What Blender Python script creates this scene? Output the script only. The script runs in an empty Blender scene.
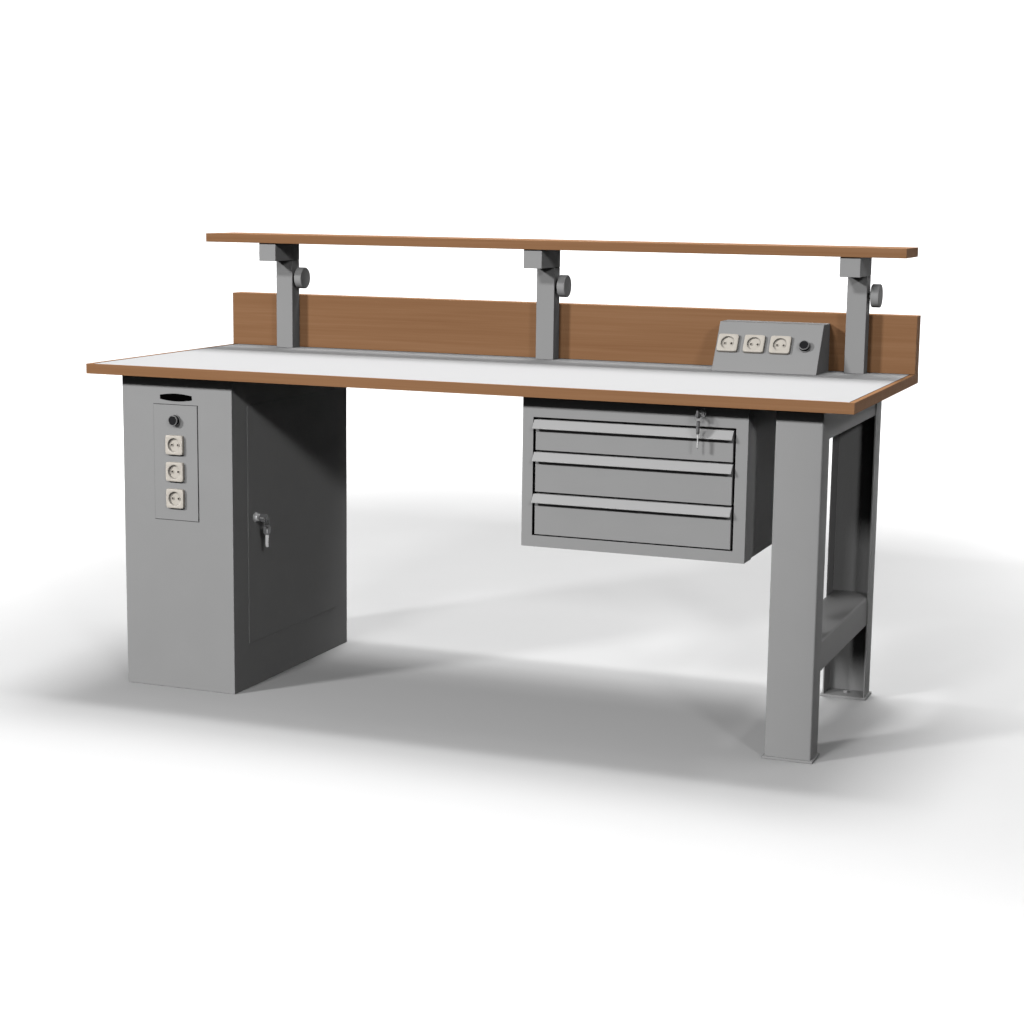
import bpy, bmesh, math, random
from mathutils import Vector, Matrix
random.seed(3)
scene = bpy.context.scene
COL = scene.collection

# ------------------------------------------------------------------ measures (metres)
LEN, DEP, TOP, THK = 2.0, 0.8106, 0.8528, 0.0257
UND = TOP - THK                       # underside of the worktop
SET = 0.0579                          # setback of everything below the front edge
PANEL_T, PANEL_Z = 0.0495, 1.003

# ------------------------------------------------------------------ materials
def new_mat(name):
    m = bpy.data.materials.new(name); m.use_nodes = True
    nt = m.node_tree
    return m, nt, nt.nodes['Principled BSDF']

def link(nt, a, b): nt.links.new(a, b)

def paint(name, col, rough=0.5, spec=0.015, var=0.035, bump=0.05):
    """powder-coated sheet metal: faint mottling and orange peel"""
    m, nt, b = new_mat(name)
    tc = nt.nodes.new('ShaderNodeTexCoord')
    n1 = nt.nodes.new('ShaderNodeTexNoise'); n1.inputs['Scale'].default_value = 900; n1.inputs['Detail'].default_value = 2
    n2 = nt.nodes.new('ShaderNodeTexNoise'); n2.inputs['Scale'].default_value = 9; n2.inputs['Detail'].default_value = 4
    link(nt, tc.outputs['Object'], n1.inputs['Vector']); link(nt, tc.outputs['Object'], n2.inputs['Vector'])
    mx = nt.nodes.new('ShaderNodeMix'); mx.data_type = 'FLOAT'; mx.inputs[0].default_value = 0.4
    link(nt, n1.outputs['Fac'], mx.inputs[2]); link(nt, n2.outputs['Fac'], mx.inputs[3])
    r = nt.nodes.new('ShaderNodeValToRGB')
    r.color_ramp.elements[0].position = 0.3; r.color_ramp.elements[1].position = 0.7
    r.color_ramp.elements[0].color = [c*(1-var) for c in col] + [1]
    r.color_ramp.elements[1].color = [c*(1+var) for c in col] + [1]
    link(nt, mx.outputs[0], r.inputs['Fac']); link(nt, r.outputs['Color'], b.inputs['Base Color'])
    b.inputs['Roughness'].default_value = rough
    b.inputs['Specular IOR Level'].default_value = spec
    bp = nt.nodes.new('ShaderNodeBump'); bp.inputs['Strength'].default_value = bump; bp.inputs['Distance'].default_value = 0.0006
    link(nt, n1.outputs['Fac'], bp.inputs['Height']); link(nt, bp.outputs['Normal'], b.inputs['Normal'])
    return m

def wood(name):
    """beech decor: long fine streaks along the board"""
    m, nt, b = new_mat(name)
    tc = nt.nodes.new('ShaderNodeTexCoord')
    mp = nt.nodes.new('ShaderNodeMapping'); mp.inputs['Scale'].default_value = (2.2, 150, 150)
    link(nt, tc.outputs['Object'], mp.inputs['Vector'])
    n1 = nt.nodes.new('ShaderNodeTexNoise'); n1.inputs['Scale'].default_value = 1.0; n1.inputs['Detail'].default_value = 5; n1.inputs['Roughness'].default_value = 0.6
    n1.inputs['Distortion'].default_value = 0.4
    link(nt, mp.outputs['Vector'], n1.inputs['Vector'])
    mp2 = nt.nodes.new('ShaderNodeMapping'); mp2.inputs['Scale'].default_value = (1.1, 34, 34)
    link(nt, tc.outputs['Object'], mp2.inputs['Vector'])
    n2 = nt.nodes.new('ShaderNodeTexNoise'); n2.inputs['Scale'].default_value = 1.0; n2.inputs['Detail'].default_value = 3
    link(nt, mp2.outputs['Vector'], n2.inputs['Vector'])
    mx = nt.nodes.new('ShaderNodeMix'); mx.data_type = 'FLOAT'; mx.inputs[0].default_value = 0.45
    link(nt, n1.outputs['Fac'], mx.inputs[2]); link(nt, n2.outputs['Fac'], mx.inputs[3])
    r = nt.nodes.new('ShaderNodeValToRGB'); cr = r.color_ramp
    cr.elements[0].position = 0.30; cr.elements[0].color = (0.395, 0.196, 0.094, 1)
    cr.elements[1].position = 0.70; cr.elements[1].color = (0.50, 0.268, 0.141, 1)
    e = cr.elements.new(0.5); e.color = (0.447, 0.231, 0.115, 1)
    link(nt, mx.outputs[0], r.inputs['Fac']); link(nt, r.outputs['Color'], b.inputs['Base Color'])
    b.inputs['Roughness'].default_value = 0.6; b.inputs['Specular IOR Level'].default_value = 0.015
    bp = nt.nodes.new('ShaderNodeBump'); bp.inputs['Strength'].default_value = 0.06; bp.inputs['Distance'].default_value = 0.0005
    link(nt, n1.outputs['Fac'], bp.inputs['Height']); link(nt, bp.outputs['Normal'], b.inputs['Normal'])
    return m

def plain(name, col, rough=0.4, spec=0.3, metal=0.0, var=0.03, scale=60):
    m, nt, b = new_mat(name)
    tc = nt.nodes.new('ShaderNodeTexCoord')
    n = nt.nodes.new('ShaderNodeTexNoise'); n.inputs['Scale'].default_value = scale; n.inputs['Detail'].default_value = 3
    link(nt, tc.outputs['Object'], n.inputs['Vector'])
    r = nt.nodes.new('ShaderNodeValToRGB')
    r.color_ramp.elements[0].position = 0.3; r.color_ramp.elements[1].position = 0.7
    r.color_ramp.elements[0].color = [c*(1-var) for c in col] + [1]
    r.color_ramp.elements[1].color = [min(1, c*(1+var)) for c in col] + [1]
    link(nt, n.outputs['Fac'], r.inputs['Fac']); link(nt, r.outputs['Color'], b.inputs['Base Color'])
    b.inputs['Roughness'].default_value = rough
    b.inputs['Specular IOR Level'].default_value = spec
    b.inputs['Metallic'].default_value = metal
    return m

GREY = paint('grey_powder_coat', (0.515, 0.515, 0.515))
LITGREY = paint('lit_grey_powder_coat', (0.67, 0.67, 0.67))  # the same grey coat, lightened to put light on the sloped handles
WOOD = wood('beech_decor')
WHITE = plain('white_laminate', (0.72, 0.72, 0.725), 0.7, 0.04, 0, 0.012, 400)
EDGEM = plain('dark_laminate_edge', (0.05, 0.03, 0.02), 0.7, 0.05)  # laminate sides, darker than the white top
BEIGE = plain('cream_plastic', (0.93, 0.865, 0.775), 0.45, 0.1)
HOLE = plain('socket_hole', (0.10, 0.085, 0.07), 0.6, 0.1)
BLACK = plain('black_plastic', (0.03, 0.03, 0.032), 0.6, 0.05)
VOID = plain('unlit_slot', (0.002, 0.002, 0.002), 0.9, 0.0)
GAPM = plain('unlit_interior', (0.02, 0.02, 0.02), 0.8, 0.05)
CHROME = plain('satin_nickel', (0.95, 0.95, 0.95), 0.25, 0.8, 0.1)
STEEL = plain('satin_ring', (0.36, 0.36, 0.36), 0.4, 0.3, 0.0)
BOW = plain('dark_key_grey', (0.22, 0.22, 0.225), 0.4, 0.3)
FLOORM = plain('white_studio_paper', (0.86, 0.86, 0.86), 0.9, 0.0, 0, 0.006, 3)

# ------------------------------------------------------------------ mesh helpers
def obj(name, bm, mats, parent=None, bevel=0.0, seg=2, smooth=False, angle=35):
    me = bpy.data.meshes.new(name)
    bmesh.ops.recalc_face_normals(bm, faces=bm.faces)
    bm.to_mesh(me); bm.free()
    for m in (mats if isinstance(mats, (list, tuple)) else [mats]): me.materials.append(m)
    o = bpy.data.objects.new(name, me); COL.objects.link(o)
    if parent: o.parent = parent
    if smooth or bevel:
        for p in me.polygons: p.use_smooth = True
        me.set_sharp_from_angle(angle=math.radians(angle))
    if bevel:
        mod = o.modifiers.new('bevel', 'BEVEL'); mod.width = bevel; mod.segments = seg
        mod.limit_method = 'ANGLE'; mod.angle_limit = math.radians(40); mod.harden_normals = True
    return o

def box(bm, x0, x1, y0, y1, z0, z1, mi=0):
    vs = [bm.verts.new((x, y, z)) for x in (x0, x1) for y in (y0, y1) for z in (z0, z1)]
    for f in ((0,1,3,2),(4,6,7,5),(0,4,5,1),(2,3,7,6),(0,2,6,4),(1,5,7,3)):
        bm.faces.new([vs[i] for i in f]).material_index = mi

def prism(bm, poly, fn, a, b, mi=0):
    """poly: 2-D outline; fn(u, v, w) -> 3-D point; extruded from w=a to w=b"""
    A = [bm.verts.new(fn(u, v, a)) for u, v in poly]; B = [bm.verts.new(fn(u, v, b)) for u, v in poly]
    n = len(poly)
    bm.faces.new(A).material_index = mi; bm.faces.new(B[::-1]).material_index = mi
    for i in range(n): bm.faces.new((A[i], B[i], B[(i+1) % n], A[(i+1) % n])).material_index = mi

def lathe(bm, prof, fn, n=32, mi=None):
    """prof: list of (radius, height[, material of the band that follows])"""
    rings = []
    for p in prof:
        r, h = p[0], p[1]
        if r < 1e-6: rings.append([bm.verts.new(fn(0, 0, h))])
        else: rings.append([bm.verts.new(fn(r*math.cos(2*math.pi*k/n), r*math.sin(2*math.pi*k/n), h)) for k in range(n)])
    for i in range(len(prof)-1):
        a, b = rings[i], rings[i+1]; m = prof[i][2] if len(prof[i]) > 2 else 0
        for k in range(n):
            k2 = (k+1) % n
            if len(a) == 1 and len(b) == 1: continue
            if len(a) == 1: f = bm.faces.new((a[0], b[k], b[k2]))
            elif len(b) == 1: f = bm.faces.new((a[k], b[0], a[k2]))
            else: f = bm.faces.new((a[k], b[k], b[k2], a[k2]))
            f.material_index = m

def torus(bm, c, r, s, ax, ay, n=36, m=8):
    az = ax.cross(ay)
    R = []
    for i in range(n):
        t = 2*math.pi*i/n; d = ax*math.cos(t) + ay*math.sin(t)
        R.append([bm.verts.new(c + d*(r + s*math.cos(2*math.pi*j/m)) + az*s*math.sin(2*math.pi*j/m)) for j in range(m)])
    for i in range(n):
        for j in range(m):
            bm.faces.new((R[i][j], R[(i+1) % n][j], R[(i+1) % n][(j+1) % m], R[i][(j+1) % m]))

def round_rect(w, h, r, n=5):
    pts = []
    for cx, cy, a0 in ((w/2-r, h/2-r, 0), (-w/2+r, h/2-r, 90), (-w/2+r, -h/2+r, 180), (w/2-r, -h/2+r, 270)):
        for k in range(n+1):
            a = math.radians(a0 + 90*k/n); pts.append((cx + r*math.cos(a), cy + r*math.sin(a)))
    return pts

def empty(name, loc=(0, 0, 0)):
    o = bpy.data.objects.new(name, None); COL.objects.link(o); o.location = loc
    o.empty_display_size = 0.1
    return o

def tag(o, label=None, cat=None, group=None, kind=None):
    if label: o['label'] = label
    if cat: o['category'] = cat
    if group: o['group'] = group
    if kind: o['kind'] = kind
    return o

def frame(origin, ex, ey, ez):
    o, ex, ey, ez = map(Vector, (origin, ex, ey, ez))
    return lambda u, v, w: o + ex*u + ey*v + ez*w

# ------------------------------------------------------------------ the setting
bm = bmesh.new()
FX0, FX1, FY0, FY1 = -26.0, 26.0, -14.0, 8.0
v = [bm.verts.new(p) for p in ((FX0, FY0, 0), (FX1, FY0, 0), (FX1, FY1, 0), (FX0, FY1, 0))]
bm.faces.new(v)
tag(obj('floor', bm, FLOORM), kind='structure')
bm = bmesh.new()                                          # the paper sweep behind: a curve and then a wall
prof = [(FY1 + 2.5*math.sin(a), 2.5 - 2.5*math.cos(a)) for a in [math.radians(90*k/16) for k in range(17)]] + [(FY1 + 2.5, 9.0)]
rows = [[bm.verts.new((x, y, z)) for x in (FX0, FX1)] for y, z in prof]
for a, b in zip(rows, rows[1:]): bm.faces.new((a[0], a[1], b[1], b[0]))
tag(obj('backdrop', bm, FLOORM, smooth=True), kind='structure')

# ------------------------------------------------------------------ the workbench
bench = tag(empty('workbench', (LEN/2, DEP/2, 0)),
            'long grey steel workbench with white worktop, wooden shelf, sockets and hanging drawers', 'workbench')
ROOT = []
def part(name, bm, mats, parent=None, **k):
    o = obj(name, bm, mats, None, **k)
    o.parent = parent or bench
    o.matrix_parent_inverse = bench.matrix_basis.inverted() if parent is None else Matrix()
    return o

# worktop: wooden board with a thin raised lipping, white laminate let into it
LIP_S, LIP_F, REC = 0.0120, 0.0095, 0.0024
PF = DEP - PANEL_T                                        # front face of the rear upstand
bm = bmesh.new()
o4 = [(0, 0), (LEN, 0), (LEN, DEP), (0, DEP)]
i4 = [(LIP_S, LIP_F), (LEN-LIP_S, LIP_F), (LEN-LIP_S, PF+0.02), (LIP_S, PF+0.02)]
lo = [bm.verts.new((x, y, UND)) for x, y in o4]; hi = [bm.verts.new((x, y, TOP)) for x, y in o4]
ih = [bm.verts.new((x, y, TOP)) for x, y in i4]; il = [bm.verts.new((x, y, TOP-REC)) for x, y in i4]
bm.faces.new(lo[::-1]); bm.faces.new(il)
for k in range(4):
    j = (k+1) % 4
    bm.faces.new((lo[k], lo[j], hi[j], hi[k])); bm.faces.new((hi[k], hi[j], ih[j], ih[k])); bm.faces.new((ih[k], ih[j], il[j], il[k]))
worktop = part('worktop', bm, WOOD)
bm = bmesh.new(); box(bm, LIP_S+0.0030, LEN-LIP_S-0.0030, LIP_F+0.0012, PF+0.018, TOP-REC+0.0002, TOP-0.0004)
for f_ in bm.faces:
    if abs(f_.calc_center_median().z - (TOP-0.0004)) > 1e-5: f_.material_index = 1
part('white_surface', bm, [WHITE, EDGEM], worktop)

bm = bmesh.new(); box(bm, 0.0004, LEN-0.0004, PF, DEP-0.0004, TOP+0.0002, PANEL_Z)
part('back_panel', bm, WOOD, bevel=0.0008)

SH = (0.0025, 1.9916, 0.6083, 0.7717, 1.1535, 1.1778)
bm = bmesh.new(); box(bm, *SH)
part('shelf', bm, WOOD, bevel=0.0008)

# three shelf supports: post, bracket, clamping knob
def shelf_support(x0):
    x1 = x0 + 0.0514; y0 = 0.7168; y1 = PF - 0.0003
    bm = bmesh.new(); box(bm, x0, x1, y0, y1, TOP-0.0003, 1.1028)
    post = part('shelf_post', bm, GREY, bevel=0.0012)
    bm = bmesh.new(); box(bm, x0-0.0004, x1+0.0004, 0.6165, y1, 1.1032, 1.1532)
    part('bracket', bm, GREY, post, bevel=0.0010)
    bm = bmesh.new()
    F = frame((x1, (y0+y1)/2, 1.053), (0, 1, 0), (0, 0, 1), (1, 0, 0))
    lathe(bm, [(0, -.001), (0.009, -.001), (0.009, 0.0095), (0.0288, 0.0095), (0.0302, 0.011), (0.0302, 0.0302), (0.0290, 0.0315), (0, 0.0315)], F, 40)
    part('knob', bm, GREY, post, smooth=True)
for x in (0.1693, 0.9708, 1.8243): shelf_support(x)

# sockets and push button, built on a face given by its frame
def socket(parent, F, w, h):
    """cover plate with a round well and two pin holes; F: x along the face, y up, z out"""
    bm = bmesh.new()
    n = 40; rw = 0.0178; t = 0.010; dpt = 0.0075
    prof = []
    def ring(pts, z): return [bm.verts.new(F(x, y, z)) for x, y in pts]
    def sq(inset, r, dx=0):
        ww, hh = w-2*inset, h-2*inset; out = []
        for k in range(n):
            a = 2*math.pi*k/n; c, s = math.cos(a), math.sin(a)
            e = 12.0                                        # superellipse: square with rounded corners
            q = (abs(c)**e + abs(s)**e)**(-1/e)
            out.append((ww/2*q*c, hh/2*q*s))
        return out
    cir = lambda r: [(r*math.cos(2*math.pi*k/n), r*math.sin(2*math.pi*k/n)) for k in range(n)]
    R = [ring(sq(0, 0), 0.0002), ring(sq(0, 0), t-0.002), ring(sq(0.0006, 0), t-0.0006), ring(sq(0.002, 0), t),
         ring(cir(rw+0.0012), t), ring(cir(rw+0.0004), t-0.0004), ring(cir(rw), t-0.0016), ring(cir(rw-0.0006), t-dpt)]
    for a, b in zip(R, R[1:]):
        for k in range(n): bm.faces.new((a[k], a[(k+1) % n], b[(k+1) % n], b[k]))
    bm.faces.new(R[0][::-1]); bm.faces.new(R[-1])
    for sx in (-1, 1):                                     # pin holes: small raised rims round a dark bore
        G = lambda u, v, z, sx=sx: F(u + sx*0.0088, v, z + t - dpt)
        lathe(bm, [(0.0046, -0.0003), (0.0046, 0.0012), (0.0040, 0.0016), (0.0030, 0.0016, 0), (0.0027, 0.0010, 1), (0.0024, 0.0004, 1), (0, 0.0004, 1)], G, 16)
    return part('socket', bm, [BEIGE, HOLE], parent, smooth=True, angle=30)

def push_button(parent, F):
    bm = bmesh.new()
    lathe(bm, [(0, 0.0002), (0.0148, 0.0002, 1), (0.0148, 0.0035, 1), (0.0134, 0.004, 0), (0.0134, 0.0125, 1), (0.0136, 0.0130, 1), (0.0132, 0.0150, 1),
               (0.0120, 0.0155, 1), (0.0114, 0.0150, 0), (0.0112, 0.0138, 0), (0.0, 0.0142, 0)], F, 40)
    return part('push_button', bm, [BLACK, STEEL], parent, smooth=True, angle=30)

# left cabinet
KX0, KX1, KY1 = 0.0701, 0.3945, 0.7159
bm = bmesh.new(); box(bm, KX0, KX1, SET, KY1, 0.0, UND-0.0003)
cab = part('cabinet', bm, GREY, bevel=0.0014)
D = (0.1355, 0.6395, 0.119, 0.750)
bm = bmesh.new(); box(bm, KX1-0.004, KX1+0.0016, *D)
part('door', bm, GREY, cab, bevel=0.0012, seg=1)
bm = bmesh.new()
F = frame((KX1+0.0014, 0.1720, 0.4525), (0, 1, 0), (0, 0, 1), (1, 0, 0))
lathe(bm, [(0, 0), (0.0128, 0), (0.0128, 0.002), (0.0108, 0.003), (0.0108, 0.0085), (0.0098, 0.0108), (0.0060, 0.0118), (0, 0.0120)], F, 32)
box(bm, KX1+0.0125, KX1+0.0136, 0.1712, 0.1728, 0.4475, 0.4575)
part('door_lock', bm, CHROME, cab, smooth=True)
# long black finger slot, bowed above and below
bm = bmesh.new()
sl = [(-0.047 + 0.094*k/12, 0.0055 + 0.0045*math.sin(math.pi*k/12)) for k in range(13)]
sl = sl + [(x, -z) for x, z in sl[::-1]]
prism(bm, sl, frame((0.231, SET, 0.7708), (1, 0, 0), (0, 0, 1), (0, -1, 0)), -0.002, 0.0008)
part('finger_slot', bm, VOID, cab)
# socket plate on the cabinet's front
bm = bmesh.new(); box(bm, 0.1650, 0.2940, SET-0.0028, SET+0.001, 0.4505, 0.7515)
plate = part('socket_panel', bm, GREY, bevel=0.0006, seg=1)
bm = bmesh.new(); box(bm, 0.1638, 0.2952, SET-0.0006, SET+0.0012, 0.4493, 0.7527)
part('shadow_gap', bm, BLACK, plate)  # black plate behind the panel, painting a shadow line round its edge
for z in (0.648, 0.578, 0.508):
    socket(plate, frame((0.2295, SET-0.0028, z), (1, 0, 0), (0, 0, 1), (0, -1, 0)), 0.0515, 0.0505)
push_button(plate, frame((0.2305, SET-0.0028, 0.7125), (1, 0, 0), (0, 0, 1), (0, -1, 0)))

# hanging drawer unit
DX0, DX1, DZ0 = 1.1905, 1.7464, 0.4591
OX0, OX1, OZ0, OZ1 = 1.2180, 1.7175, 0.4868, 0.7735
DB = 0.620
bm = bmesh.new()
ft = UND - 0.0003; q = 0.121
# front frame as one ring, then the slightly narrower body behind it
fo = [(DX0, DZ0), (DX1, DZ0), (DX1, ft), (DX0, ft)]; fi = [(OX0, OZ0), (OX1, OZ0), (OX1, OZ1), (OX0, OZ1)]
a = [bm.verts.new((x, SET, z)) for x, z in fo]; b = [bm.verts.new((x, SET, z)) for x, z in fi]
c = [bm.verts.new((x, q, z)) for x, z in fo]; d = [bm.verts.new((x, q-0.02, z)) for x, z in fi]
e = 0.0016
g = [bm.verts.new((x + (e if x < 1.5 else -e), q+0.0015, z + (0.0 if z > 0.6 else e))) for x, z in fo]
h = [bm.verts.new((x + (e if x < 1.5 else -e), DB, z + (0.0 if z > 0.6 else e))) for x, z in fo]
for k in range(4):
    j = (k+1) % 4
    bm.faces.new((a[k], a[j], b[j], b[k]))
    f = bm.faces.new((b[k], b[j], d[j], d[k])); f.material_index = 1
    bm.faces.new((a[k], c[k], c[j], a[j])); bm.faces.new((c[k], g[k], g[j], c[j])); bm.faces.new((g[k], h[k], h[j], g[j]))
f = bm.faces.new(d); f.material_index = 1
bm.faces.new(h)
unit = part('drawer_unit', bm, [GREY, GAPM], bevel=0.0008)
LX, LZ = 1.6330, 0.806
bm = bmesh.new()
F = frame((LX, SET-0.0002, LZ), (1, 0, 0), (0, 0, 1), (0, -1, 0))
lathe(bm, [(0, -0.001), (0.0118, -0.001), (0.0118, 0.0016), (0.0100, 0.0026), (0.0100, 0.0068), (0.0090, 0.0086), (0, 0.0092)], F, 32)
part('unit_lock', bm, CHROME, unit, smooth=True)
DXA, DXB = OX0+0.0062, OX1-0.0062
for zt, zb in ((0.7680, 0.6945), (0.6895, 0.5935), (0.5885, 0.4895)):
    bm = bmesh.new(); box(bm, DXA, DXB, SET, SET+0.035, zb, zt)
    dr = part('drawer', bm, GREY, bevel=0.0008)
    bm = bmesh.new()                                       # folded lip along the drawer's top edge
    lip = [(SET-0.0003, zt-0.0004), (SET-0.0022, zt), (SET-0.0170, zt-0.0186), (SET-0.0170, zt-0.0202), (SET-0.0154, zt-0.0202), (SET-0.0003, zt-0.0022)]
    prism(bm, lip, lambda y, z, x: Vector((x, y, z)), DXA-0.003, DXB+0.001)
    part('handle', bm, LITGREY, dr)

# leg frame at the right: two folded channels on foot plates, top rail and stretcher
LX0, LX1 = 1.8091, 1.9199
def channel(ya, yb, open_to):
    """U section in plan: web at ya, flanges run towards yb"""
    s = 1 if yb > ya else -1; t = 0.003; r = 0.0045; n = 4
    out = [(LX0, yb)]
    for k in range(n+1):
        a_ = math.radians(90*k/n); out.append((LX0 + r - r*math.cos(a_), ya + s*(r - r*math.sin(a_))))
    for k in range(n+1):
        a_ = math.radians(90*k/n); out.append((LX1 - r + r*math.sin(a_), ya + s*(r - r*math.cos(a_))))
    out.append((LX1, yb))
    inn = [(LX1-t, yb), (LX1-t, ya+s*t), (LX0+t, ya+s*t), (LX0+t, yb)]
    return out + inn
def leg(ya, yb):
    bm = bmesh.new()
    prism(bm, channel(ya, yb, 1), lambda x, y, z: Vector((x, y, z)), 0.0063, UND-0.0003)
    o = part('leg', bm, GREY, smooth=True)
    lo_, hi_ = min(ya, yb), max(ya, yb)
    bm = bmesh.new(); box(bm, LX0-0.0050, LX1+0.0050, lo_-0.0050, hi_+0.0050, 0.0, 0.0062)
    ft_ = part('foot_plate', bm, GREY, o, bevel=0.0010)
    bm = bmesh.new()
    lathe(bm, [(0, 0.0060), (0.0075, 0.0060), (0.0075, 0.0105), (0.0062, 0.0122), (0, 0.0126)], frame(((LX0+LX1)/2, (lo_+hi_)/2, 0), (1, 0, 0), (0, 1, 0), (0, 0, 1)), 6)
    part('foot_bolt', bm, GREY, o)
leg(SET, 0.1285); leg(0.7527, 0.6820)
YA, YB = SET+0.0034, 0.7527-0.0034
def inverted_u(x0, x1, z0, z1, t=0.003, r=0.006, n=4):
    out = [(x0, z0)]
    for k in range(n+1):
        a_ = math.radians(90*k/n); out.append((x0 + r - r*math.cos(a_), z1 - r + r*math.sin(a_)))
    for k in range(n+1):
        a_ = math.radians(90*k/n); out.append((x1 - r + r*math.sin(a_), z1 - r + r*math.cos(a_)))
    return out + [(x1, z0), (x1-t, z0), (x1-t, z1-t), (x0+t, z1-t), (x0+t, z0)]
for nm, z0, z1 in (('top_rail', 0.7515, UND-0.0004), ('stretcher', 0.2010, 0.2739)):
    bm = bmesh.new()
    prism(bm, inverted_u(LX0+0.0034, LX1-0.0034 if nm == 'stretcher' else LX1-0.0033, z0, z1), lambda x, z, y: Vector((x, y, z)), YA, YB)
    part(nm, bm, GREY, smooth=True)

# sloped socket console on the worktop
NX0, NX1, NY0, NY1, NZ = 1.4987, 1.7744, 0.6149, 0.6880, 0.9766
bm = bmesh.new()
prism(bm, [(NY0, TOP), (PF-0.0004, TOP), (PF-0.0004, NZ), (NY1, NZ)], lambda y, z, x: Vector((x, y, z)), NX0, NX1)
con = part('socket_console', bm, GREY, bevel=0.0012)
sy, sz = NY1-NY0, NZ-TOP; sl_ = math.hypot(sy, sz)
up = (0, sy/sl_, sz/sl_); outn = (0, -sz/sl_, sy/sl_)
def on_slope(x, s): return frame((NX0+x, NY0+up[1]*s, TOP+up[2]*s), (1, 0, 0), up, outn)
for x in (0.0325, 0.1025, 0.1715): socket(con, on_slope(x, 0.0790), 0.0545, 0.0500)
push_button(con, on_slope(0.2355, 0.0775))

# ------------------------------------------------------------------ keys (things of their own: they can be pulled out)
def bow_bm(F, w, l, t, hole):
    """flat key head with a hole near its end; F: x across, y away from the blade, z through"""
    bm = bmesh.new(); n = 28
    outer = []
    for k in range(n):
        a_ = 2*math.pi*k/n; c_, s_ = math.cos(a_), math.sin(a_); q_ = (abs(c_)**3.2 + abs(s_)**3.2)**(-1/3.2)
        outer.append((w/2*q_*c_, l/2 + l/2*q_*s_))
    hc = l*0.76
    inner = [(hole*math.cos(2*math.pi*k/n), hc + hole*math.sin(2*math.pi*k/n)) for k in range(n)]
    sides = []
    for z, sc in ((-t/2, 0.93), (-t/2+0.0008, 1), (t/2-0.0008, 1), (t/2, 0.93)):
        sides.append([bm.verts.new(F(x*sc, l/2 + (y-l/2)*sc, z)) for x, y in outer])
    hi0 = [bm.verts.new(F(x, y, -t/2)) for x, y in inner]; hi1 = [bm.verts.new(F(x, y, t/2)) for x, y in inner]
    for a_, b_ in zip(sides, sides[1:]):
        for k in range(n): bm.faces.new((a_[k], a_[(k+1) % n], b_[(k+1) % n], b_[k]))
    for k in range(n):
        j = (k+1) % n
        bm.faces.new((sides[0][k], hi0[k], hi0[j], sides[0][j])); bm.faces.new((sides[-1][k], sides[-1][j], hi1[j], hi1[k]))
        bm.faces.new((hi0[k], hi1[k], hi1[j], hi0[j]))
    return bm
def glint_strip(parent, F, l, t):
    bm = bmesh.new()                                      # painted highlight: bright strips for the reflection along the head's chamfer
    for s_ in (-1, 1): prism(bm, round_rect(0.0022, l*0.42, 0.0009), lambda u, v, w: F(u, v + l*0.34, w), s_*(t/2 - 0.0004), s_*(t/2 + 0.0003))
    obj('head_glint', bm, CHROME, parent)
def blade_bm(F, w, l, t):
    """blade hanging away from the head (towards -y), teeth on one side and a milled groove"""
    bm = bmesh.new()
    pts = [(-w/2, 0.003), (-w/2, -l+0.003), (-w/2+0.003, -l), (w/2-0.003, -l)]
    y = -l + 0.002; k = 0
    deep = (0.0, 0.0016, 0.0004, 0.0022, 0.0008, 0.0018, 0.0, 0.0012, 0.0)
    while y < -0.006 and k < 9:
        pts += [(w/2 - deep[k], y), (w/2 - deep[k], y + 0.0014)]; y += 0.0028; k += 1
    pts += [(w/2, -0.005), (w/2, 0.003)]
    prism(bm, pts, F, -t/2, t/2)
    return bm
def key_pair(lock, out, across, where, group, rr):
    """one key in the lock (only its head shows) and a second one hanging from the ring through its hole"""
    lock, out, across = Vector(lock), Vector(out), Vector(across); Z = Vector((0, 0, 1))
    HL = 0.025
    k1 = tag(empty('key', lock), 'key pushed into ' + where, 'key', group)
    F = frame(Vector((0, 0, 0)), Z, out, across)
    obj('key_head', bow_bm(F, 0.022, HL, 0.0055, 0.0033), BOW, k1, smooth=True)
    glint_strip(k1, F, HL, 0.0055)
    Fb = frame(out*0.003, Z, out, across)
    obj('blade', blade_bm(Fb, 0.0065, 0.010, 0.002), CHROME, k1)
    hc = out*(HL*0.76)                                    # hole of the head in the lock
    rc = hc + (-Z*0.80 + across*0.35)*rr*0.98
    k2 = tag(empty('key', lock + rc), 'loose toothed key hanging by a ring from ' + where, 'key', group)
    bm = bmesh.new()
    ax = (across*0.85 + Z*0.53).normalized(); d0 = (hc - rc).normalized()
    ay = (across - d0*across.dot(d0)).normalized()
    torus(bm, Vector((0, 0, 0)), rr, 0.0009, d0, ay)
    obj('key_ring', bm, STEEL, k2, smooth=True)
    low = -Z*rr                                            # lowest point of the ring
    top = low + Z*0.0055 + out*0.001
    return k1, k2, top, HL
K1, K2, top, HL = key_pair((KX1+0.0142, 0.1720, 0.4525), (1, 0, 0), (0, 1, 0), 'the lock of the dark cabinet door', 'keys at the cabinet door', 0.0135)
Vz = Vector((0, 0, 1))
fx = Vector((0.88, 0.48, 0)).normalized(); fz = Vector((0.48, -0.88, 0)).normalized()
F = frame(top - Vz*0.026, fx, Vz, fz)
obj('key_head', bow_bm(F, 0.0205, 0.026, 0.0055, 0.0033), BOW, K2, smooth=True)
obj('blade', blade_bm(F, 0.0088, 0.033, 0.0022), CHROME, K2); glint_strip(K2, F, 0.026, 0.0055)
K1, K2, top, HL = key_pair((LX, SET-0.0094, LZ), (0, -1, 0), (1, 0, 0), 'the lock above the three drawers', 'keys at the drawer unit', 0.0110)
top = top + Vector((-0.0022, 0, -0.002))
fx = Vector((-0.14, 0.99, 0)).normalized(); fz = Vector((-0.99, -0.14, 0)).normalized()
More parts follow.
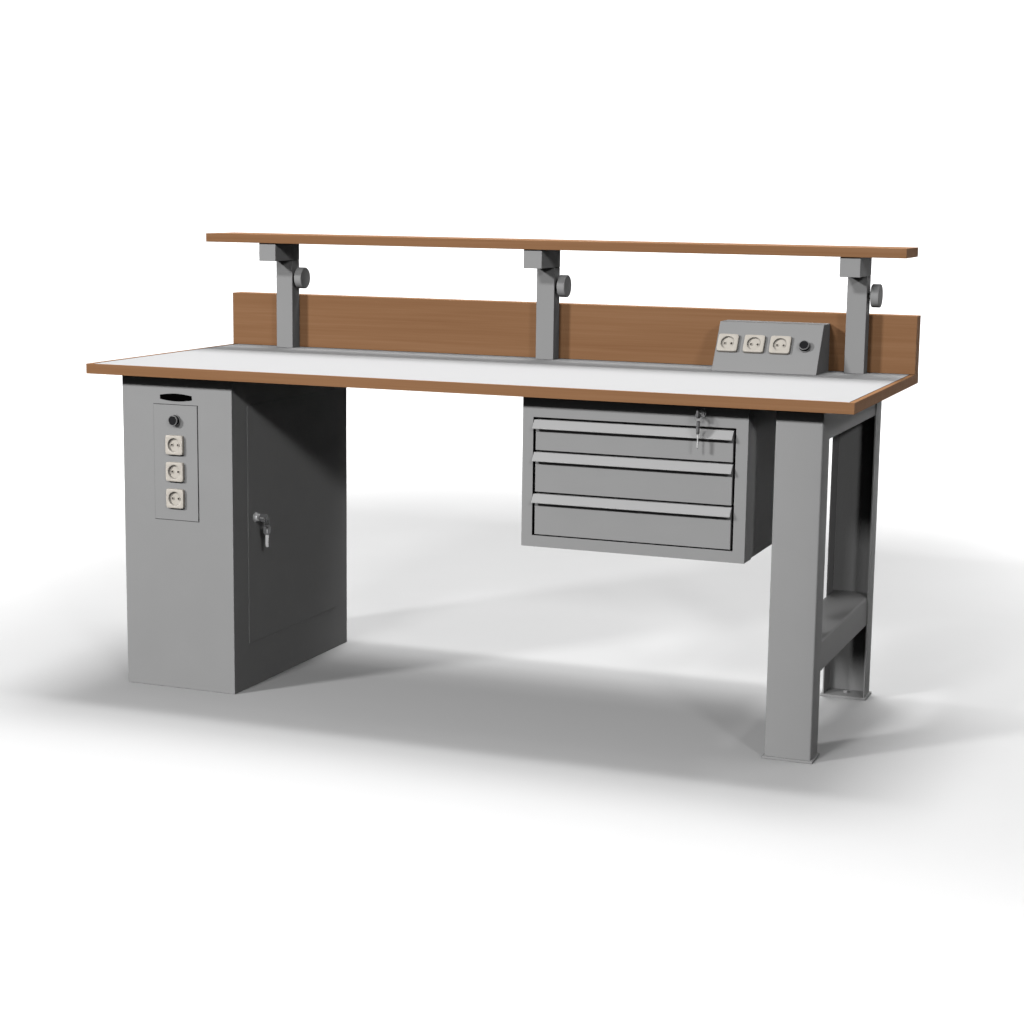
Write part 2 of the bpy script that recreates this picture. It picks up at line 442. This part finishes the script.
F = frame(top - Vz*0.031, fx, Vz, fz)
obj('key_head', bow_bm(F, 0.0205, 0.031, 0.0058, 0.0033), BOW, K2, smooth=True)
obj('blade', blade_bm(F, 0.0088, 0.034, 0.0022), CHROME, K2)

# ------------------------------------------------------------------ camera
yaw, pitch, roll, fpx = -0.3739, -0.1641, 0.0126, 1934.9
fw = Vector((math.sin(yaw)*math.cos(pitch), math.cos(yaw)*math.cos(pitch), math.sin(pitch)))
rt = Vector((math.cos(yaw), -math.sin(yaw), 0)); upv = rt.cross(fw)
r2 = rt*math.cos(roll) + upv*math.sin(roll); u2 = upv*math.cos(roll) - rt*math.sin(roll)
cd = bpy.data.cameras.new('camera'); cam = bpy.data.objects.new('camera', cd); COL.objects.link(cam)
M = Matrix((r2, u2, -fw)).transposed().to_4x4(); M.translation = Vector((2.8554, -4.2487, 1.3053))
cam.matrix_world = M
cd.sensor_width = 36; cd.lens = fpx/1024*36; cd.clip_start = 0.05; cd.clip_end = 100
scene.camera = cam

# ------------------------------------------------------------------ studio lamps and added whitening fills
def lamp(name, loc, aim, watt, sx, sy, spread=180):
    l = bpy.data.lights.new(name, 'AREA'); l.shape = 'RECTANGLE'; l.size = sx; l.size_y = sy; l.energy = watt
    l.spread = math.radians(spread)
    o = bpy.data.objects.new(name, l); COL.objects.link(o); o.location = loc
    o.rotation_euler = (Vector(aim) - Vector(loc)).to_track_quat('-Z', 'Y').to_euler()
AIM = (1.1, 0.4, 0.6)
K = 1.6                                                   # the three low front lamps: left, middle, right
for nm, x, watt in (('softbox_front_left', -2.8, 445), ('softbox_front_middle', 0.5, 222), ('softbox_front_right', 5.4, 152)):
    lamp(nm, (AIM[0] + (x-AIM[0])*K, AIM[1] - 5.1*K, AIM[2] + 2.7*K), AIM, watt, 0.75*K, 0.45*K)
HH = 8.0; DD = HH - UND                                   # high lamps, by their slope from the worktop's middle
for nm, tx, ty, watt, sx, sy in (('softbox_top', 0.0, 0.13, 70, 2.8, 0.35), ('softbox_top', 0.0, 0.17, 86, 3.2, 0.35), ('softbox_top_right', 0.50, 0.15, 52, 3.0, 0.4),
                                 ('softbox_back', 0.0, 0.33, 150, 2.4, 2.0), ('softbox_back', 0.0, 0.42, 134, 3.8, 2.4)):
    lamp(nm, (1.0 + tx*DD, 0.4 + ty*DD, HH), (1.0, 0.4, 0.6), watt, sx, sy)
lamp('foreground_fill', (1.2, -3.8, 6.0), (1.2, -3.8, 0.0), 210, 9.0, 1.0, 62)  # added fill, whitens the floor in front of the bench
lamp('side_fill', (-4.1, 1.7, 6.0), (-4.1, 1.7, 0.0), 240, 1.0, 6.0, 62)  # added fill, whitens the floor on the left
lamp('side_fill', (5.2, 4.4, 6.0), (5.2, 4.4, 0.0), 230, 1.0, 3.6, 64)  # added fill, whitens the floor behind on the right
lamp('backdrop_fill', (0.0, 5.0, 4.5), (0.0, 9.0, 2.5), 1950, 32.0, 1.5)  # added fill, keeps the backdrop and rear floor white

w = bpy.data.worlds.new('World'); scene.world = w; w.use_nodes = True
bg = w.node_tree.nodes['Background']; bg.inputs['Color'].default_value = (1, 1, 1, 1); bg.inputs['Strength'].default_value = 0.075

# ------------------------------------------------------------------ render settings
vs_ = scene.view_settings
vs_.view_transform = 'Standard'; vs_.look = 'None'; vs_.exposure = 0; vs_.gamma = 1; vs_.use_curve_mapping = False
scene.cycles.max_bounces = 6
scene.cycles.diffuse_bounces = 0
scene.cycles.glossy_bounces = 2
scene.cycles.sample_clamp_indirect = 4
